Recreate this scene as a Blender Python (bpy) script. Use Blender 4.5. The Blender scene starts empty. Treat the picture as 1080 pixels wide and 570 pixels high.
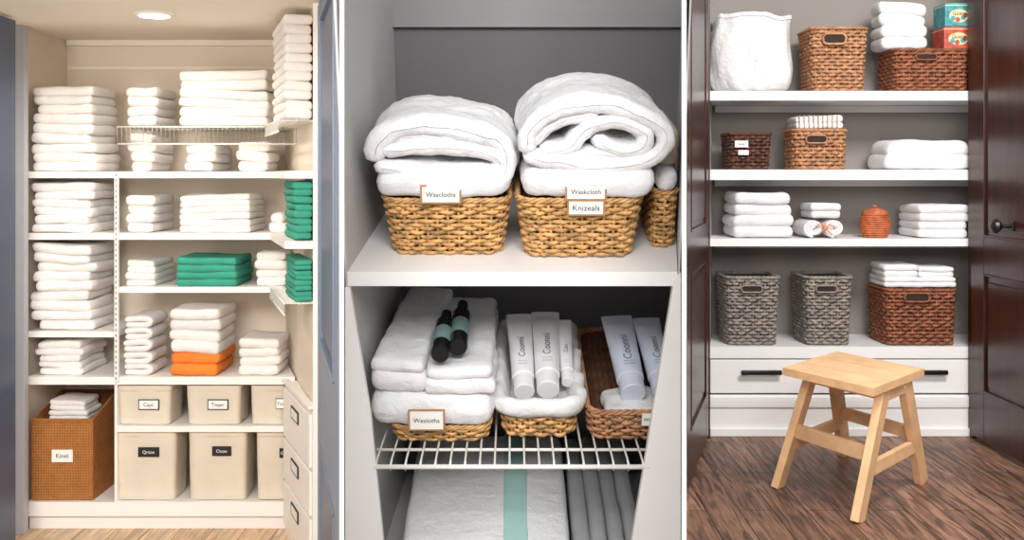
import bpy, math, random
from mathutils import Vector, Matrix, noise
random.seed(7)
F=1125.0; HY=185.0; HC=1.1
TH=0.0; M=Matrix.Identity(4)
def frame(deg):
    global TH,M
    TH=math.radians(deg)
    M=Matrix.Translation((0,0,HC))@Matrix.Rotation(TH,4,'X')@Matrix.Translation((0,0,-HC))
def ray(px,py):
    return Matrix.Rotation(-TH,3,'X')@Vector(((px-540)/F,1,-(py-HY)/F))
def pt(px,py,d):
    r=ray(px,py); r=r*(d/r.y); return Vector((r.x,d,HC+r.z))
def don(py,z):
    r=ray(540,py); return (z-HC)/r.z*r.y
def zz(py,d): return pt(540,py,d).z
def xx(px,py,d): return pt(px,py,d).x
def C(r,g,b):
    f=lambda c:((c/255+.055)/1.055)**2.4 if c>10 else c/255/12.92
    return (f(r),f(g),f(b),1)
# ---------------- materials
def mat(name,col,rough=.8,bs=200,bump=.2,var=.06,vs=6,emit=0,stretch=None,metal=0,dist=.002,terry=False,weave=0):
    m=bpy.data.materials.new(name); m.use_nodes=True; nt=m.node_tree; N=nt.nodes; L=nt.links
    b=N['Principled BSDF']; b.inputs['Roughness'].default_value=rough; b.inputs['Metallic'].default_value=metal
    tc=N.new('ShaderNodeTexCoord'); mp=N.new('ShaderNodeMapping'); L.new(tc.outputs['Object'],mp.inputs[0])
    if stretch: mp.inputs['Scale'].default_value=stretch
    n1=N.new('ShaderNodeTexNoise'); n1.inputs['Scale'].default_value=vs; n1.inputs['Detail'].default_value=5; L.new(mp.outputs[0],n1.inputs[0])
    cr=N.new('ShaderNodeValToRGB'); L.new(n1.outputs[0],cr.inputs[0])
    cr.color_ramp.elements[0].position=.3; cr.color_ramp.elements[1].position=.7
    cr.color_ramp.elements[0].color=tuple(c*(1-var*1.5) for c in col[:3])+(1,)
    cr.color_ramp.elements[1].color=tuple(min(1,c*(1+var)) for c in col[:3])+(1,)
    L.new(cr.outputs[0],b.inputs['Base Color'])
    if bump:
        n2=N.new('ShaderNodeTexNoise'); n2.inputs['Scale'].default_value=bs; n2.inputs['Detail'].default_value=3; L.new(mp.outputs[0],n2.inputs[0])
        bp=N.new('ShaderNodeBump'); bp.inputs['Strength'].default_value=bump; bp.inputs['Distance'].default_value=dist
        L.new(n2.outputs[0],bp.inputs['Height']); L.new(bp.outputs[0],b.inputs['Normal'])
        if terry:
            n3=N.new('ShaderNodeTexNoise'); n3.inputs['Scale'].default_value=38; n3.inputs['Detail'].default_value=4; n3.inputs['Distortion'].default_value=.6; L.new(mp.outputs[0],n3.inputs[0])
            b2=N.new('ShaderNodeBump'); b2.inputs['Strength'].default_value=.55; b2.inputs['Distance'].default_value=.008
            L.new(n3.outputs[0],b2.inputs['Height']); L.new(b2.outputs[0],bp.inputs['Normal'])
        if weave:
            mu=N.new('ShaderNodeMath'); mu.operation='MULTIPLY'; ws=[]
            for ax in ('X','Z'):
                wv=N.new('ShaderNodeTexWave'); wv.bands_direction=ax; wv.inputs['Scale'].default_value=weave; wv.inputs['Distortion'].default_value=.6; L.new(mp.outputs[0],wv.inputs[0]); ws.append(wv)
            L.new(ws[0].outputs['Fac'],mu.inputs[0]); L.new(ws[1].outputs['Fac'],mu.inputs[1])
            b2=N.new('ShaderNodeBump'); b2.inputs['Strength'].default_value=.8; b2.inputs['Distance'].default_value=.003
            L.new(mu.outputs[0],b2.inputs['Height']); L.new(b2.outputs[0],bp.inputs['Normal'])
            mx=N.new('ShaderNodeMix'); mx.data_type='RGBA'; mx.blend_type='MULTIPLY'; mx.inputs[0].default_value=.4; L.new(cr.outputs[0],mx.inputs[6]); L.new(mu.outputs[0],mx.inputs[7]); L.new(mx.outputs[2],b.inputs['Base Color'])
    if emit:
        b.inputs['Emission Color'].default_value=col; b.inputs['Emission Strength'].default_value=emit
    return m
TOW=mat('towel_white',C(238,237,238),.95,420,.6,.02,8,terry=True,dist=.003)
TOW1=mat('towel_warm_white',C(240,236,232),.95,420,.5,.02,8,terry=True)
TOWB=mat('towel_beige',C(190,175,155),.95,400,.5,.05,terry=True)
GREEN=mat('towel_green',C(62,160,136),.95,400,.5,.1,9,terry=True)
ORANGE=mat('towel_orange',C(240,136,52),.95,400,.5,.08,terry=True)
TEAL=mat('towel_teal_stripe',C(172,214,208),.9,400,.4,.04)
GREYT=mat('fabric_grey',C(165,165,167),.95,300,.4,.1)
WALL1=mat('paint_warm_white',C(236,222,204),.9,60,.05,.02,2)
CEIL1=mat('paint_ceiling',C(250,240,224),.9,60,.05,.02,2)
SHELF=mat('shelf_white',C(240,238,236),.5,60,.03,.015,3)
SHELF1=mat('shelf_warm_white',C(246,241,236),.5,60,.03,.015,3)
DIV=mat('paint_divider_white',C(254,254,254),.8,60,.0,.0,3)
WIRE=mat('wire_white',C(240,238,232),.4,60,0,.01)
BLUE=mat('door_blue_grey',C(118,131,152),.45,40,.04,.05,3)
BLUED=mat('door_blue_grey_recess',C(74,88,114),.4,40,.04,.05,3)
JAMB=mat('jamb_grey_white',C(190,193,202),.5,40,.03,.03,3)
GREYW=mat('wall_grey',C(112,110,111),.9,50,.06,.1,1.6)
GREYM=mat('wall_grey_trim',C(146,144,144),.9,50,.06,.05,1.6)
GREYL=mat('wall_grey_light',C(190,189,188),.9,50,.06,.04,1.6)
GREY3=mat('wall_taupe',C(146,139,133),.9,50,.06,.05,1.6)
WK_H=mat('wicker_honey',C(214,166,106),.5,120,.3,.35,55)
WK_T=mat('wicker_tan',C(186,134,96),.6,120,.3,.3,40)
WK_R=mat('wicker_redbrown',C(146,88,60),.6,120,.3,.35,40)
WK_D=mat('wicker_dark',C(94,58,44),.6,120,.3,.35,40)
WK_G=mat('wicker_grey',C(150,140,131),.7,120,.3,.3,40)
WK_O=mat('wicker_orange',C(196,106,64),.6,120,.3,.25,40)
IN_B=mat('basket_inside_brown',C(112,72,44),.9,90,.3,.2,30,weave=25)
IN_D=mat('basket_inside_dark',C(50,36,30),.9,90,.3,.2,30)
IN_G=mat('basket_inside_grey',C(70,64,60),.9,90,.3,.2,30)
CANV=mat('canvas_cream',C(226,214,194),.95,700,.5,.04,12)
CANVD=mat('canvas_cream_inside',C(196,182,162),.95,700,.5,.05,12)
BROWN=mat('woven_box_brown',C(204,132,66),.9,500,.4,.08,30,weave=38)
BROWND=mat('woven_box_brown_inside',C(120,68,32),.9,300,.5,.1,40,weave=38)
LAB=mat('label_card',C(244,242,236),.7,60,0,.01)
LABK=mat('label_black',C(30,28,28),.6,60,0,.05)
LABT=mat('label_tan_frame',C(176,132,88),.7,60,.1,.1,30)
INK=mat('ink',C(40,36,36),.8,60,0,0)
INKG=mat('ink_grey',C(110,110,115),.8,60,0,0)
TUBE=mat('plastic_tube',C(232,232,233),.35,60,0,.01)
TUBEB=mat('plastic_tube_bluish',C(208,214,228),.35,60,0,.01)
GLASS=mat('bottle_black',C(18,20,22),.2,60,0,.05)
BLAB=mat('bottle_label',C(120,150,148),.5,60,0,.03)
MAH=mat('mahogany',C(60,28,21),.28,60,.08,.35,5,stretch=(6,6,.7))
PINE=mat('pine_wood',C(240,194,146),.5,50,.08,.10,7,stretch=(2,2,2))
BLK=mat('black_metal',C(22,20,20),.35,60,0,.05)
LTEAL=mat('tin_teal',C(80,160,165),.5,30,0,.3,40)
LRED=mat('tin_red',C(205,90,70),.5,30,0,.3,40)
LCRM=mat('tin_cream',C(240,222,170),.5,30,0,.1,40)
CORAL=mat('ribbon_coral',C(228,140,100),.8,90,.2,.1)
BAG=mat('bag_fabric',C(218,217,216),.95,60,.7,.03,8,dist=.008)
CLOTH=mat('cloth_white',C(236,235,234),.95,300,.5,.03,8,terry=True)
LAMP=mat('lamp_glow',(1,.95,.85,1),.5,50,0,0,emit=12)
def planks(name,c1,c2,cm,sx,sy,lo=.35,hi=1.5):
    m=bpy.data.materials.new(name); m.use_nodes=True; nt=m.node_tree; N=nt.nodes; L=nt.links; b=N['Principled BSDF']
    tc=N.new('ShaderNodeTexCoord'); mp=N.new('ShaderNodeMapping'); L.new(tc.outputs['Object'],mp.inputs[0]); mp.inputs['Rotation'].default_value=(0,0,math.radians(90))
    br=N.new('ShaderNodeTexBrick'); L.new(mp.outputs[0],br.inputs[0]); br.inputs['Scale'].default_value=1
    br.inputs['Brick Width'].default_value=sx; br.inputs['Row Height'].default_value=sy; br.inputs['Mortar Size'].default_value=.002
    br.inputs['Color1'].default_value=c1; br.inputs['Color2'].default_value=c2; br.inputs['Mortar'].default_value=cm
    mp2=N.new('ShaderNodeMapping'); mp2.inputs['Scale'].default_value=(14,1.2,1); L.new(tc.outputs['Object'],mp2.inputs[0])
    n=N.new('ShaderNodeTexNoise'); n.inputs['Scale'].default_value=3; n.inputs['Detail'].default_value=9; n.inputs['Distortion'].default_value=1.6; L.new(mp2.outputs[0],n.inputs[0])
    cr=N.new('ShaderNodeValToRGB'); cr.color_ramp.elements[0].position=.36; cr.color_ramp.elements[1].position=.64
    cr.color_ramp.elements[0].color=(lo,lo,lo,1); cr.color_ramp.elements[1].color=(hi,hi*.98,hi*.95,1); L.new(n.outputs[0],cr.inputs[0])
    mx=N.new('ShaderNodeMix'); mx.data_type='RGBA'; mx.blend_type='MULTIPLY'; mx.inputs[0].default_value=1
    L.new(br.outputs[0],mx.inputs[6]); L.new(cr.outputs[0],mx.inputs[7]); L.new(mx.outputs[2],b.inputs['Base Color']); b.inputs['Roughness'].default_value=.5
    return m
FLOORD=planks('floor_dark_wood',C(144,108,88),C(110,80,64),C(36,24,18),.9,.11)
FLOORL=planks('floor_light_wood',C(224,196,162),C(212,180,145),C(160,130,100),.9,.10,.7,1.2)
# ---------------- mesh buffer
class Buf:
    def __init__(s): s.v=[];s.f=[];s.m=[];s.s=[];s.mats=[]
    def add(s,vs,fs,mt,smooth=True):
        if mt not in s.mats: s.mats.append(mt)
        k=s.mats.index(mt); o=len(s.v)
        s.v.extend(Vector(v) for v in vs)
        for f in fs: s.f.append(tuple(i+o for i in f)); s.m.append(k); s.s.append(smooth)
    def make(s,name):
        vs=[M@v for v in s.v]
        lo=Vector([min(v[i] for v in vs) for i in range(3)]); hi=Vector([max(v[i] for v in vs) for i in range(3)])
        c=Vector(((lo.x+hi.x)/2,(lo.y+hi.y)/2,lo.z))
        me=bpy.data.meshes.new(name); me.from_pydata([v-c for v in vs],[],s.f)
        for m_ in s.mats: me.materials.append(m_)
        me.polygons.foreach_set('material_index',s.m); me.polygons.foreach_set('use_smooth',s.s); me.update()
        ob=bpy.data.objects.new(name,me); ob.location=c; bpy.context.scene.collection.objects.link(ob)
        return ob
def axis(h,r,n):
    a=[-h,-h+r*.12,-h+r*.45,-h+r] if r>0 else [-h]
    c=[-h+r+(2*(h-r))*i/n for i in range(1,n)] if n>1 else []
    b=[h-r,h-r*.45,h-r*.12,h] if r>0 else [h]
    return a+c+b
def rbox(B,x0,x1,y0,y1,z0,z1,r,mt,n=(1,1,1),amp=0,fr=8,seed=0,xf=None,smooth=True,sag=0,amp2=0,fr2=30):
    if x1<x0:x0,x1=x1,x0
    if y1<y0:y0,y1=y1,y0
    if z1<z0:z0,z1=z1,z0
    h=((x1-x0)/2,(y1-y0)/2,(z1-z0)/2); c=Vector(((x0+x1)/2,(y0+y1)/2,(z0+z1)/2))
    r=min(r,min(h)*.98)
    A=[axis(h[i],r,n[i]) for i in range(3)]
    if not smooth: A=[[a[0]]+([a[0]+r,a[-1]-r] if r>0 else [])+[a[-1]] for a in A]
    nn=[len(a) for a in A]; idx={}; vs=[]; fs=[]
    def g(i,j,k):
        key=(i,j,k)
        if key not in idx:
            p=Vector((A[0][i],A[1][j],A[2][k]))
            if r>0:
                q=Vector([max(-(h[t]-r),min(h[t]-r,p[t])) for t in range(3)])
                dd=p-q
                if dd.length>1e-9: p=q+dd.normalized()*r
            if sag:
                p.z+=sag*(1-(p.x/h[0])**2)*(1 if p.z>0 else 0)
            p=p+c
            if amp: p=p+amp*noise.noise_vector(p*fr+Vector((seed*3.1,seed*1.7,seed)))
            if amp2: p=p+amp2*noise.noise_vector(p*fr2+Vector((seed*1.1,z0*31,seed)))
            if xf: p=xf(p)
            idx[key]=len(vs); vs.append(p)
        return idx[key]
    X,Y,Z=nn
    for i in range(X-1):
        for j in range(Y-1):
            fs.append((g(i,j,0),g(i,j+1,0),g(i+1,j+1,0),g(i+1,j,0)))
            fs.append((g(i,j,Z-1),g(i+1,j,Z-1),g(i+1,j+1,Z-1),g(i,j+1,Z-1)))
    for i in range(X-1):
        for k in range(Z-1):
            fs.append((g(i,0,k),g(i+1,0,k),g(i+1,0,k+1),g(i,0,k+1)))
            fs.append((g(i,Y-1,k),g(i,Y-1,k+1),g(i+1,Y-1,k+1),g(i+1,Y-1,k)))
    for j in range(Y-1):
        for k in range(Z-1):
            fs.append((g(0,j,k),g(0,j,k+1),g(0,j+1,k+1),g(0,j+1,k)))
            fs.append((g(X-1,j,k),g(X-1,j+1,k),g(X-1,j+1,k+1),g(X-1,j,k+1)))
    B.add(vs,fs,mt,smooth)
def bx(B,x0,x1,y0,y1,z0,z1,mt,r=.002,xf=None): rbox(B,x0,x1,y0,y1,z0,z1,r,mt,xf=xf,smooth=False)
def prism(B,poly,z0,z1,mt):
    n=len(poly); vs=[(p[0],p[1],z0) for p in poly]+[(p[0],p[1],z1) for p in poly]
    fs=[tuple(range(n))[::-1],tuple(range(n,2*n))]+[(i,(i+1)%n,n+(i+1)%n,n+i) for i in range(n)]
    B.add(vs,fs,mt,False)
def tube(B,pts,r,mt,n=6,closed=False,rv=None):
    rv=rv or r; vs=[];fs=[];m=len(pts)
    for i,p in enumerate(pts):
        a=pts[(i-1)%m] if (closed or i>0) else p; b=pts[(i+1)%m] if (closed or i<m-1) else p
        t=(Vector(b)-Vector(a)).normalized(); up=Vector((0,0,1)) if abs(t.z)<.9 else Vector((0,1,0))
        s=t.cross(up).normalized(); u=s.cross(t).normalized()
        for k in range(n):
            an=2*math.pi*k/n; vs.append(Vector(p)+s*math.cos(an)*r+u*math.sin(an)*rv)
    for i in range(m if closed else m-1):
        j=(i+1)%m
        for k in range(n): fs.append((i*n+k,i*n+(k+1)%n,j*n+(k+1)%n,j*n+k))
    if not closed: fs.append(tuple(range(n))[::-1]); fs.append(tuple((m-1)*n+k for k in range(n)))
    B.add(vs,fs,mt,True)
def beam(B,p0,p1,w,t,ref,mt,r=.003):
    p0=Vector(p0);p1=Vector(p1);a=(p1-p0);L=a.length;a.normalize();ref=Vector(ref);u=(ref-a*ref.dot(a)).normalized();v=a.cross(u)
    rbox(B,-w/2,w/2,-t/2,t/2,0,L,r,mt,xf=lambda p:p0+u*p.x+v*p.y+a*p.z,smooth=False)
def loft(B,A,D,rings,mt,n=20,ref=(1,0,0),mts=None):
    A=Vector(A);D=Vector(D);a=(D-A);L=a.length;a.normalize();ref=Vector(ref);u=(ref-a*ref.dot(a)).normalized();v=a.cross(u)
    for q in range(len(rings)-1):
        vs=[]
        for (t,ra,rb) in (rings[q],rings[q+1]):
            for k in range(n):
                an=2*math.pi*k/n; vs.append(A+a*(t*L)+u*ra*math.cos(an)+v*rb*math.sin(an))
        B.add(vs,[(k,(k+1)%n,n+(k+1)%n,n+k) for k in range(n)],(mts[q] if mts else mt),True)
    for (t,ra,rb),fl,mm in ((rings[0],1,(mts[0] if mts else mt)),(rings[-1],0,(mts[-1] if mts else mt))):
        vs=[A+a*(t*L)+u*ra*math.cos(2*math.pi*k/n)+v*rb*math.sin(2*math.pi*k/n) for k in range(n)]
        f=tuple(range(n)); B.add(vs,[f[::-1] if fl else f],mm,False)
_tc={}
def text(B,s,o,h,mt,U=Vector((1,0,0)),V=Vector((0,0,1)),wmax=None):
    if s not in _tc:
        cu=bpy.data.curves.new('t','FONT'); cu.body=s; cu.align_x='CENTER'; cu.align_y='CENTER'; cu.resolution_u=3
        ob=bpy.data.objects.new('t',cu); bpy.context.scene.collection.objects.link(ob); bpy.context.view_layer.update()
        ev=ob.evaluated_get(bpy.context.evaluated_depsgraph_get()); me=ev.to_mesh()
        _tc[s]=([v.co.copy() for v in me.vertices],[tuple(p.vertices) for p in me.polygons]); ev.to_mesh_clear()
        bpy.data.objects.remove(ob); bpy.data.curves.remove(cu)
    vs,fs=_tc[s]
    if not vs: return
    w=max(v.x for v in vs)-min(v.x for v in vs); k=h
    if wmax and w*k>wmax: k=wmax/w
    B.add([Vector(o)+U*v.x*k+V*v.y*k for v in vs],fs,mt,False)
def label(B,cx,cy,w,h,d,txt,frame_m=None,body=LAB,ink=INK):
    a=pt(cx-w/2,cy+h/2,d); b=pt(cx+w/2,cy-h/2,d)
    if frame_m: bx(B,a.x,b.x,d-.002,d,a.z,b.z,frame_m,0); e=(b.x-a.x)*.05; bx(B,a.x+e,b.x-e,d-.0035,d-.0021,a.z+e,b.z-e,body,0)
    else: bx(B,a.x,b.x,d-.0035,d,a.z,b.z,body,0)
    c=(a+b)/2; text(B,txt,(c.x,d-.0045,c.z),(b.z-a.z)*.5,ink,wmax=(b.x-a.x)*.72)
# ---------------- soft goods
SEED=[0]
def towels(B,X0,X1,y0,y1,zb,zt,n,mt,lay=2,jx=.01,amp=.005,mts=None):
    H=(zt-zb)/n; SEED[0]+=3; sd=SEED[0]
    for i in range(n):
        mm=mts[i] if mts else mt
        a=X0+random.uniform(0,jx); b=X1-random.uniform(0,jx); c=y0+random.uniform(0,.012); t=H/lay
        tilt=random.uniform(-1,1)*H*.10
        for j in range(lay):
            z0=zb+i*H+j*t; cxm=(a+b)/2; hw=(b-a)/2
            tl=0 if i==0 else tilt
            rbox(B,a+random.uniform(0,.003),b-random.uniform(0,.003),c+random.uniform(0,.004),y1,z0,z0+t*1.10,t*.5,mm,n=(10,4,1),amp=amp*(.3 if i==0 else 1),fr=8,seed=sd,amp2=min(.0025,t*.16),fr2=26,
                 xf=lambda p:Vector((p.x,p.y,p.z+tl*(p.x-cxm)/hw)))
def stack(name,x0,x1,yt,zb,d,dep,n,mt,lay=2,mts=None,jx=.01,amp=.005,make=True,B=None):
    B=B or Buf(); dd=d+dep*.8
    X0=xx(x0,yt,dd if x0>540 and TH==0 else d); X1=xx(x1,yt,dd if x1<540 and TH==0 else d)
    zt=zz(yt,dd if yt>HY else d)
    towels(B,X0,X1,d,d+dep,zb,zt,n,mt,lay,jx,amp,mts)
    if make: return B.make(name)
    return X0,X1,zt
def catmull(P,k=6,closed=False):
    out=[];n=len(P)
    for i in range(n-1):
        p0=P[max(i-1,0)];p1=P[i];p2=P[i+1];p3=P[min(i+2,n-1)]
        for j in range(k):
            t=j/k; out.append(tuple(.5*((2*p1[a])+(-p0[a]+p2[a])*t+(2*p0[a]-5*p1[a]+4*p2[a]-p3[a])*t*t+(-p0[a]+3*p1[a]-3*p2[a]+p3[a])*t**3) for a in (0,1)))
    out.append(P[-1]); return out
def ribbon(B,pts,th,y0,y1,mt,amp=.004,fr=10,seed=0,m=6,amp2=0,fr2=35):
    n=len(pts);h=th/2;nor=[]
    for i in range(n):
        a=pts[max(i-1,0)];b=pts[min(i+1,n-1)];t=Vector((b[0]-a[0],b[1]-a[1])).normalized();nor.append(Vector((-t.y,t.x)))
    def outline(f):
        o=[]
        for i in range(n): o.append(Vector(pts[i])+nor[i]*h*f)
        e=Vector(pts[-1]);tn=Vector((nor[-1].y,-nor[-1].x))
        for k in (1,2,3): an=math.pi*k/4; o.append(e+nor[-1]*math.cos(an)*h*f+tn*math.sin(an)*h*f)
        for i in range(n-1,-1,-1): o.append(Vector(pts[i])-nor[i]*h*f)
        e=Vector(pts[0]);tn=Vector((nor[0].y,-nor[0].x))
        for k in (1,2,3): an=math.pi*k/4; o.append(e-nor[0]*math.cos(an)*h*f-tn*math.sin(an)*h*f)
        return o
    R=[(y0,.02),(y0+h*.06,.3),(y0+h*.2,.6),(y0+h*.5,.86),(y0+h,1)]
    for i in range(1,m): R.append((y0+h+(y1-y0-2*h)*i/m,1))
    R+=[(y1-h,1),(y1-h*.4,.75),(y1,.02)]
    vs=[];fs=[]
    for (y,f) in R:
        for o in outline(f):
            p=Vector((o.x,y,o.y)); q=p+amp*noise.noise_vector(p*fr+Vector((seed,seed*2,0)))
            if amp2: q+=amp2*noise.noise_vector(p*fr2+Vector((seed,5,0)))+amp2*.5*noise.noise_vector(p*fr2*2.3)
            vs.append(q)
    w=len(vs)//len(R)
    for i in range(len(R)-1):
        for k in range(w): fs.append((i*w+k,i*w+(k+1)%w,(i+1)*w+(k+1)%w,(i+1)*w+k))
    B.add(vs,fs,mt,True)
def spiral(cx,cz,r0,r1,turns,a0,sx=1,sz=1,n=16):
    o=[]
    for i in range(int(turns*n)+1):
        t=i/(turns*n); a=a0+t*turns*2*math.pi; r=r0+(r1-r0)*t; o.append((cx+sx*r*math.cos(a),cz+sz*r*math.sin(a)))
    return o
# ---------------- baskets
def rrpath(cx,cy,hx,hy,r,n):
    r=min(r,hx,hy)*1.0
    m=math
    L1=2*(hx-r);L2=2*(hy-r);q=m.pi*r/2; tot=2*(L1+L2)+4*q; out=[]
    for i in range(n):
        s=tot*i/n
        for (kind,l,cxx,cyy,a) in (('l',L1,-hx+r,-hy,0),('c',q,hx-r,-hy+r,-90),('l',L2,hx,-hy+r,90),('c',q,hx-r,hy-r,0),('l',L1,hx-r,hy,180),('c',q,-hx+r,hy-r,90),('l',L2,-hx,hy-r,270),('c',q,-hx+r,-hy+r,180)):
            if s<=l+1e-9:
                if kind=='l':
                    ar=m.radians(a); p=(cxx+m.cos(ar)*s,cyy+m.sin(ar)*s); nn=(m.sin(ar),-m.cos(ar))
                else:
                    ar=m.radians(a)+(s/r if r>1e-9 else 0); nn=(m.cos(ar),m.sin(ar)); p=(cxx+r*nn[0],cyy+r*nn[1])
                break
            s-=l
        out.append((cx+p[0],cy+p[1],nn[0],nn[1]))
    return out
def basket(B,X0,X1,y0,y1,z0,z1,mt,mi,rows=12,st=.02,tb=.93,cr=.03,fill=None,fillm=None,prof=None):
    cx=(X0+X1)/2;cy=(y0+y1)/2;hx=(X1-X0)/2;hy=(y1-y0)/2;H=z1-z0; rh=H/(rows+.6)
    per=2*(2*hx+2*hy); N=max(8,int(per/st)); N+=1-(N%2)
    prof=prof or (lambda t:tb+(1-tb)*t)
    rr=min(rh*.42,.0045)
    am=max(rr,.0022)
    for r in range(rows):
        t=(r+.5)/rows; z=z0+rh*(r+.5); s=prof(t); P=rrpath(cx,cy,hx*s-rr*2,hy*s-rr*2,cr,N*5); pts=[]
        ph=r*math.pi; jz=random.uniform(-.12,.12)*rh
        for i,p in enumerate(P):
            w=math.cos(math.pi*i/5+ph); w=math.copysign(abs(w)**.6,w)*am*.95
            pts.append(Vector((p[0]+p[2]*(w+rr*.3),p[1]+p[3]*(w+rr*.3),z+jz+rh*.10*math.sin(i*.9+r*2.3))))
        tube(B,pts,rr*.7,mt,5,True,rv=rh*.50)
    PP=[rrpath(cx,cy,hx*prof(t)-rr*2.2,hy*prof(t)-rr*2.2,cr,N) for t in (0,.25,.5,.75,1)]
    for i in range(N):
        tube(B,[Vector((PP[k][i][0],PP[k][i][1],z0+(z1-rr-z0)*k/4)) for k in range(5)],rr*.9,mt,5)
    q=[(z0+.001+(z1-rh*.5-z0)*k/4,prof(k/4)) for k in range(5)]; vs=[];fs=[]
    n=40
    for (z,s) in q:
        for p in rrpath(cx,cy,hx*s-rr*3.4,hy*s-rr*3.4,cr,n): vs.append(Vector((p[0],p[1],z)))
    for a in range(4):
        for i in range(n): fs.append((a*n+i,a*n+(i+1)%n,(a+1)*n+(i+1)%n,(a+1)*n+i))
    fs.append(tuple(range(n))); B.add(vs,fs,mi,True)
    if fill is not None:
        zf=z0+H*fill; s=prof(fill); B.add([Vector((p[0],p[1],zf)) for p in rrpath(cx,cy,hx*s-rr*3.3,hy*s-rr*3.3,cr,n)],[tuple(range(n))],fillm or mi,False)
    rm=max(rr,.003)
    s=prof(1); PR=rrpath(cx,cy,hx*s-rm*1.4,hy*s-rm*1.4,cr,N*6)
    for ph in (0,2.09,4.19):
        pts=[]
        for i,p in enumerate(PR):
            a=2*math.pi*i/(6*N)*(N//2)+ph; o=math.cos(a)*rm*.9; pts.append(Vector((p[0]+p[2]*o,p[1]+p[3]*o,z1-rm*.3+math.sin(a)*rm*.9)))
        tube(B,pts,rm*.85,mt,5,True)
def hole(B,cx,cy,w,h,d,mt):
    a=pt(cx-w/2,cy+h/2,d);b=pt(cx+w/2,cy-h/2,d);c=(a+b)/2
    P=rrpath(c.x,c.z,(b.x-a.x)/2,(b.z-a.z)/2,(b.z-a.z)*.4,28)
    tube(B,[Vector((p[0],d-.004,p[1])) for p in P],(b.z-a.z)*.13,mt,6,True)
    B.add([Vector((p[0],d-.003,p[1])) for p in P],[tuple(range(28))],IN_D,False)  # shade of the handle opening put in as a dark patch, nothing cut
def pbasket(name,x0,x1,yt,zb,d,dep,mt,mi,hole_shade_=None,**kw):
    B=Buf(); X0=xx(x0,yt,d+dep*.8); X1=xx(x1,yt,d); zt=zz(yt,d)
    basket(B,X0,X1,d,d+dep,zb,zt,mt,mi,**kw)
    if hole_shade_: hole(B,*hole_shade_,d,mt)
    return B,X0,X1,zt
# =====================================================  SHELL
frame(0)
def divider(name,pa,pb):
    B=Buf(); f,bk=1.5,5.0
    poly=[((pa-540)*f/F,f),((pb-540)*f/F,f),((pb-.6-540)*bk/F,bk),((pa+.6-540)*bk/F,bk)]
    prism(B,poly,0,2.35,DIV); B.make(name)
divider('panel_divider',358,363); divider('panel_divider.001',719,724)  # white borders between the panels, built as added walls that also separate the lights
x=lambda px,d:(px-540)*d/F
B=Buf(); prism(B,[(x(361,1.6),.9),(3.2,.9),(3.2,5.2),(x(361,5.2),5.2)],-.04,0,FLOORD); B.make('floor')
B=Buf(); prism(B,[(-2.6,.9),(x(361,1.6),.9),(x(361,5.2),5.2),(-2.6,5.2)],-.04,0,FLOORL); B.make('floor.001')
# =====================================================  PANEL 1
CE=1.56
D=3.3; BK=3.64; zs=lambda py:zz(py,D)
B=Buf(); bx(B,-1.56,-.74,BK,BK+.03,0,CE,WALL1,0); B.make('wall_back')
B=Buf(); bx(B,-1.515,-.775,BK-.008,BK,zz(74,BK),zz(70,BK),CEIL1,.002); bx(B,-1.515,-.775,BK-.02,BK,CE-.02,CE,CEIL1,.003); B.make('trim_7')
B=Buf(); bx(B,-1.56,-1.52,3.2,BK,0,CE,WALL1,0); B.make('wall_left')
def wallx(y): return -.772+.248*((BK-y)/.77)
B=Buf(); prism(B,[(wallx(BK),BK),(wallx(2.87),2.87),(wallx(2.87)+.02,2.87),(wallx(BK)+.02,BK)],0,CE,WALL1); B.make('wall_right')
B=Buf(); prism(B,[(-1.7,2.12),(x(357,2.12),2.12),(x(357,3.7),3.7),(-1.7,3.7)],CE,CE+.04,CEIL1); B.make('ceiling')
B=Buf(); 
cx,cy=-1.02,3.04
loft(B,(cx,cy,CE-.006),(cx,cy,CE),[(0,.052,.052),(1,.058,.058)],SHELF1,32)
loft(B,(cx,cy,CE-.0075),(cx,cy,CE-.006),[(0,.042,.042),(1,.043,.043)],LAMP,32); B.make('recessed_ceiling_light')
def shelf1(name,py,th=7,x0=28,x1=311,ret=True):
    z1=zs(py); z0=zs(py+th); B=Buf()
    xl=x(x0,D); xr=min(x(x1,D),wallx(D)-.002)
    prism(B,[(xl,D),(xr,D),(min(xr+0,wallx(BK)-.002) if x1>200 else xr,BK-.001),(xl,BK-.001)],z0,z1,SHELF1)
    if ret: prism(B,[(wallx(D)-.002,D),(wallx(D)-.085,D),(wallx(2.89)-.085,2.89),(wallx(2.89)-.002,2.89)],z0,z1,SHELF1)
    return B.make(name)
shelf1('shelf',181); shelf1('shelf',246); shelf1('shelf',303,6,126,311,False); shelf1('shelf',398,8,28,311,False); shelf1('shelf',350,6,28,122,False)
shelf1('shelf',450,6,122,305,False)
B=Buf(); xl,xr=x(28,D),wallx(D)-.002
prism(B,[(xl,D),(xr,D),(wallx(BK)-.002,BK-.001),(xl,BK-.001)],zs(545),zs(530),SHELF1)
prism(B,[(xl,D+.02),(xr,D+.02),(wallx(BK)-.002,BK-.001),(xl,BK-.001)],0,zs(545),SHELF1); B.make('closet_base')
B=Buf()
for xp in (124,):
    X=x(xp,D); bx(B,X-.006,X+.006,D-.012,D,zs(402),zs(181),SHELF1,.001)
    for i in range(40):
        z=zs(400)+i*.0165
        if z<zs(186): bx(B,X-.002,X+.002,D-.0135,D-.011,z,z+.008,GREY3,0)
X=x(122,D); bx(B,X-.004,X+.004,D,BK-.002,zs(530),zs(404),SHELF1,.001)
B.make('shelf_upright_standard')
B=Buf(); zw=zs(134); xl=x(124,D); xr=wallx(D)
i=0; X=xl
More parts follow.
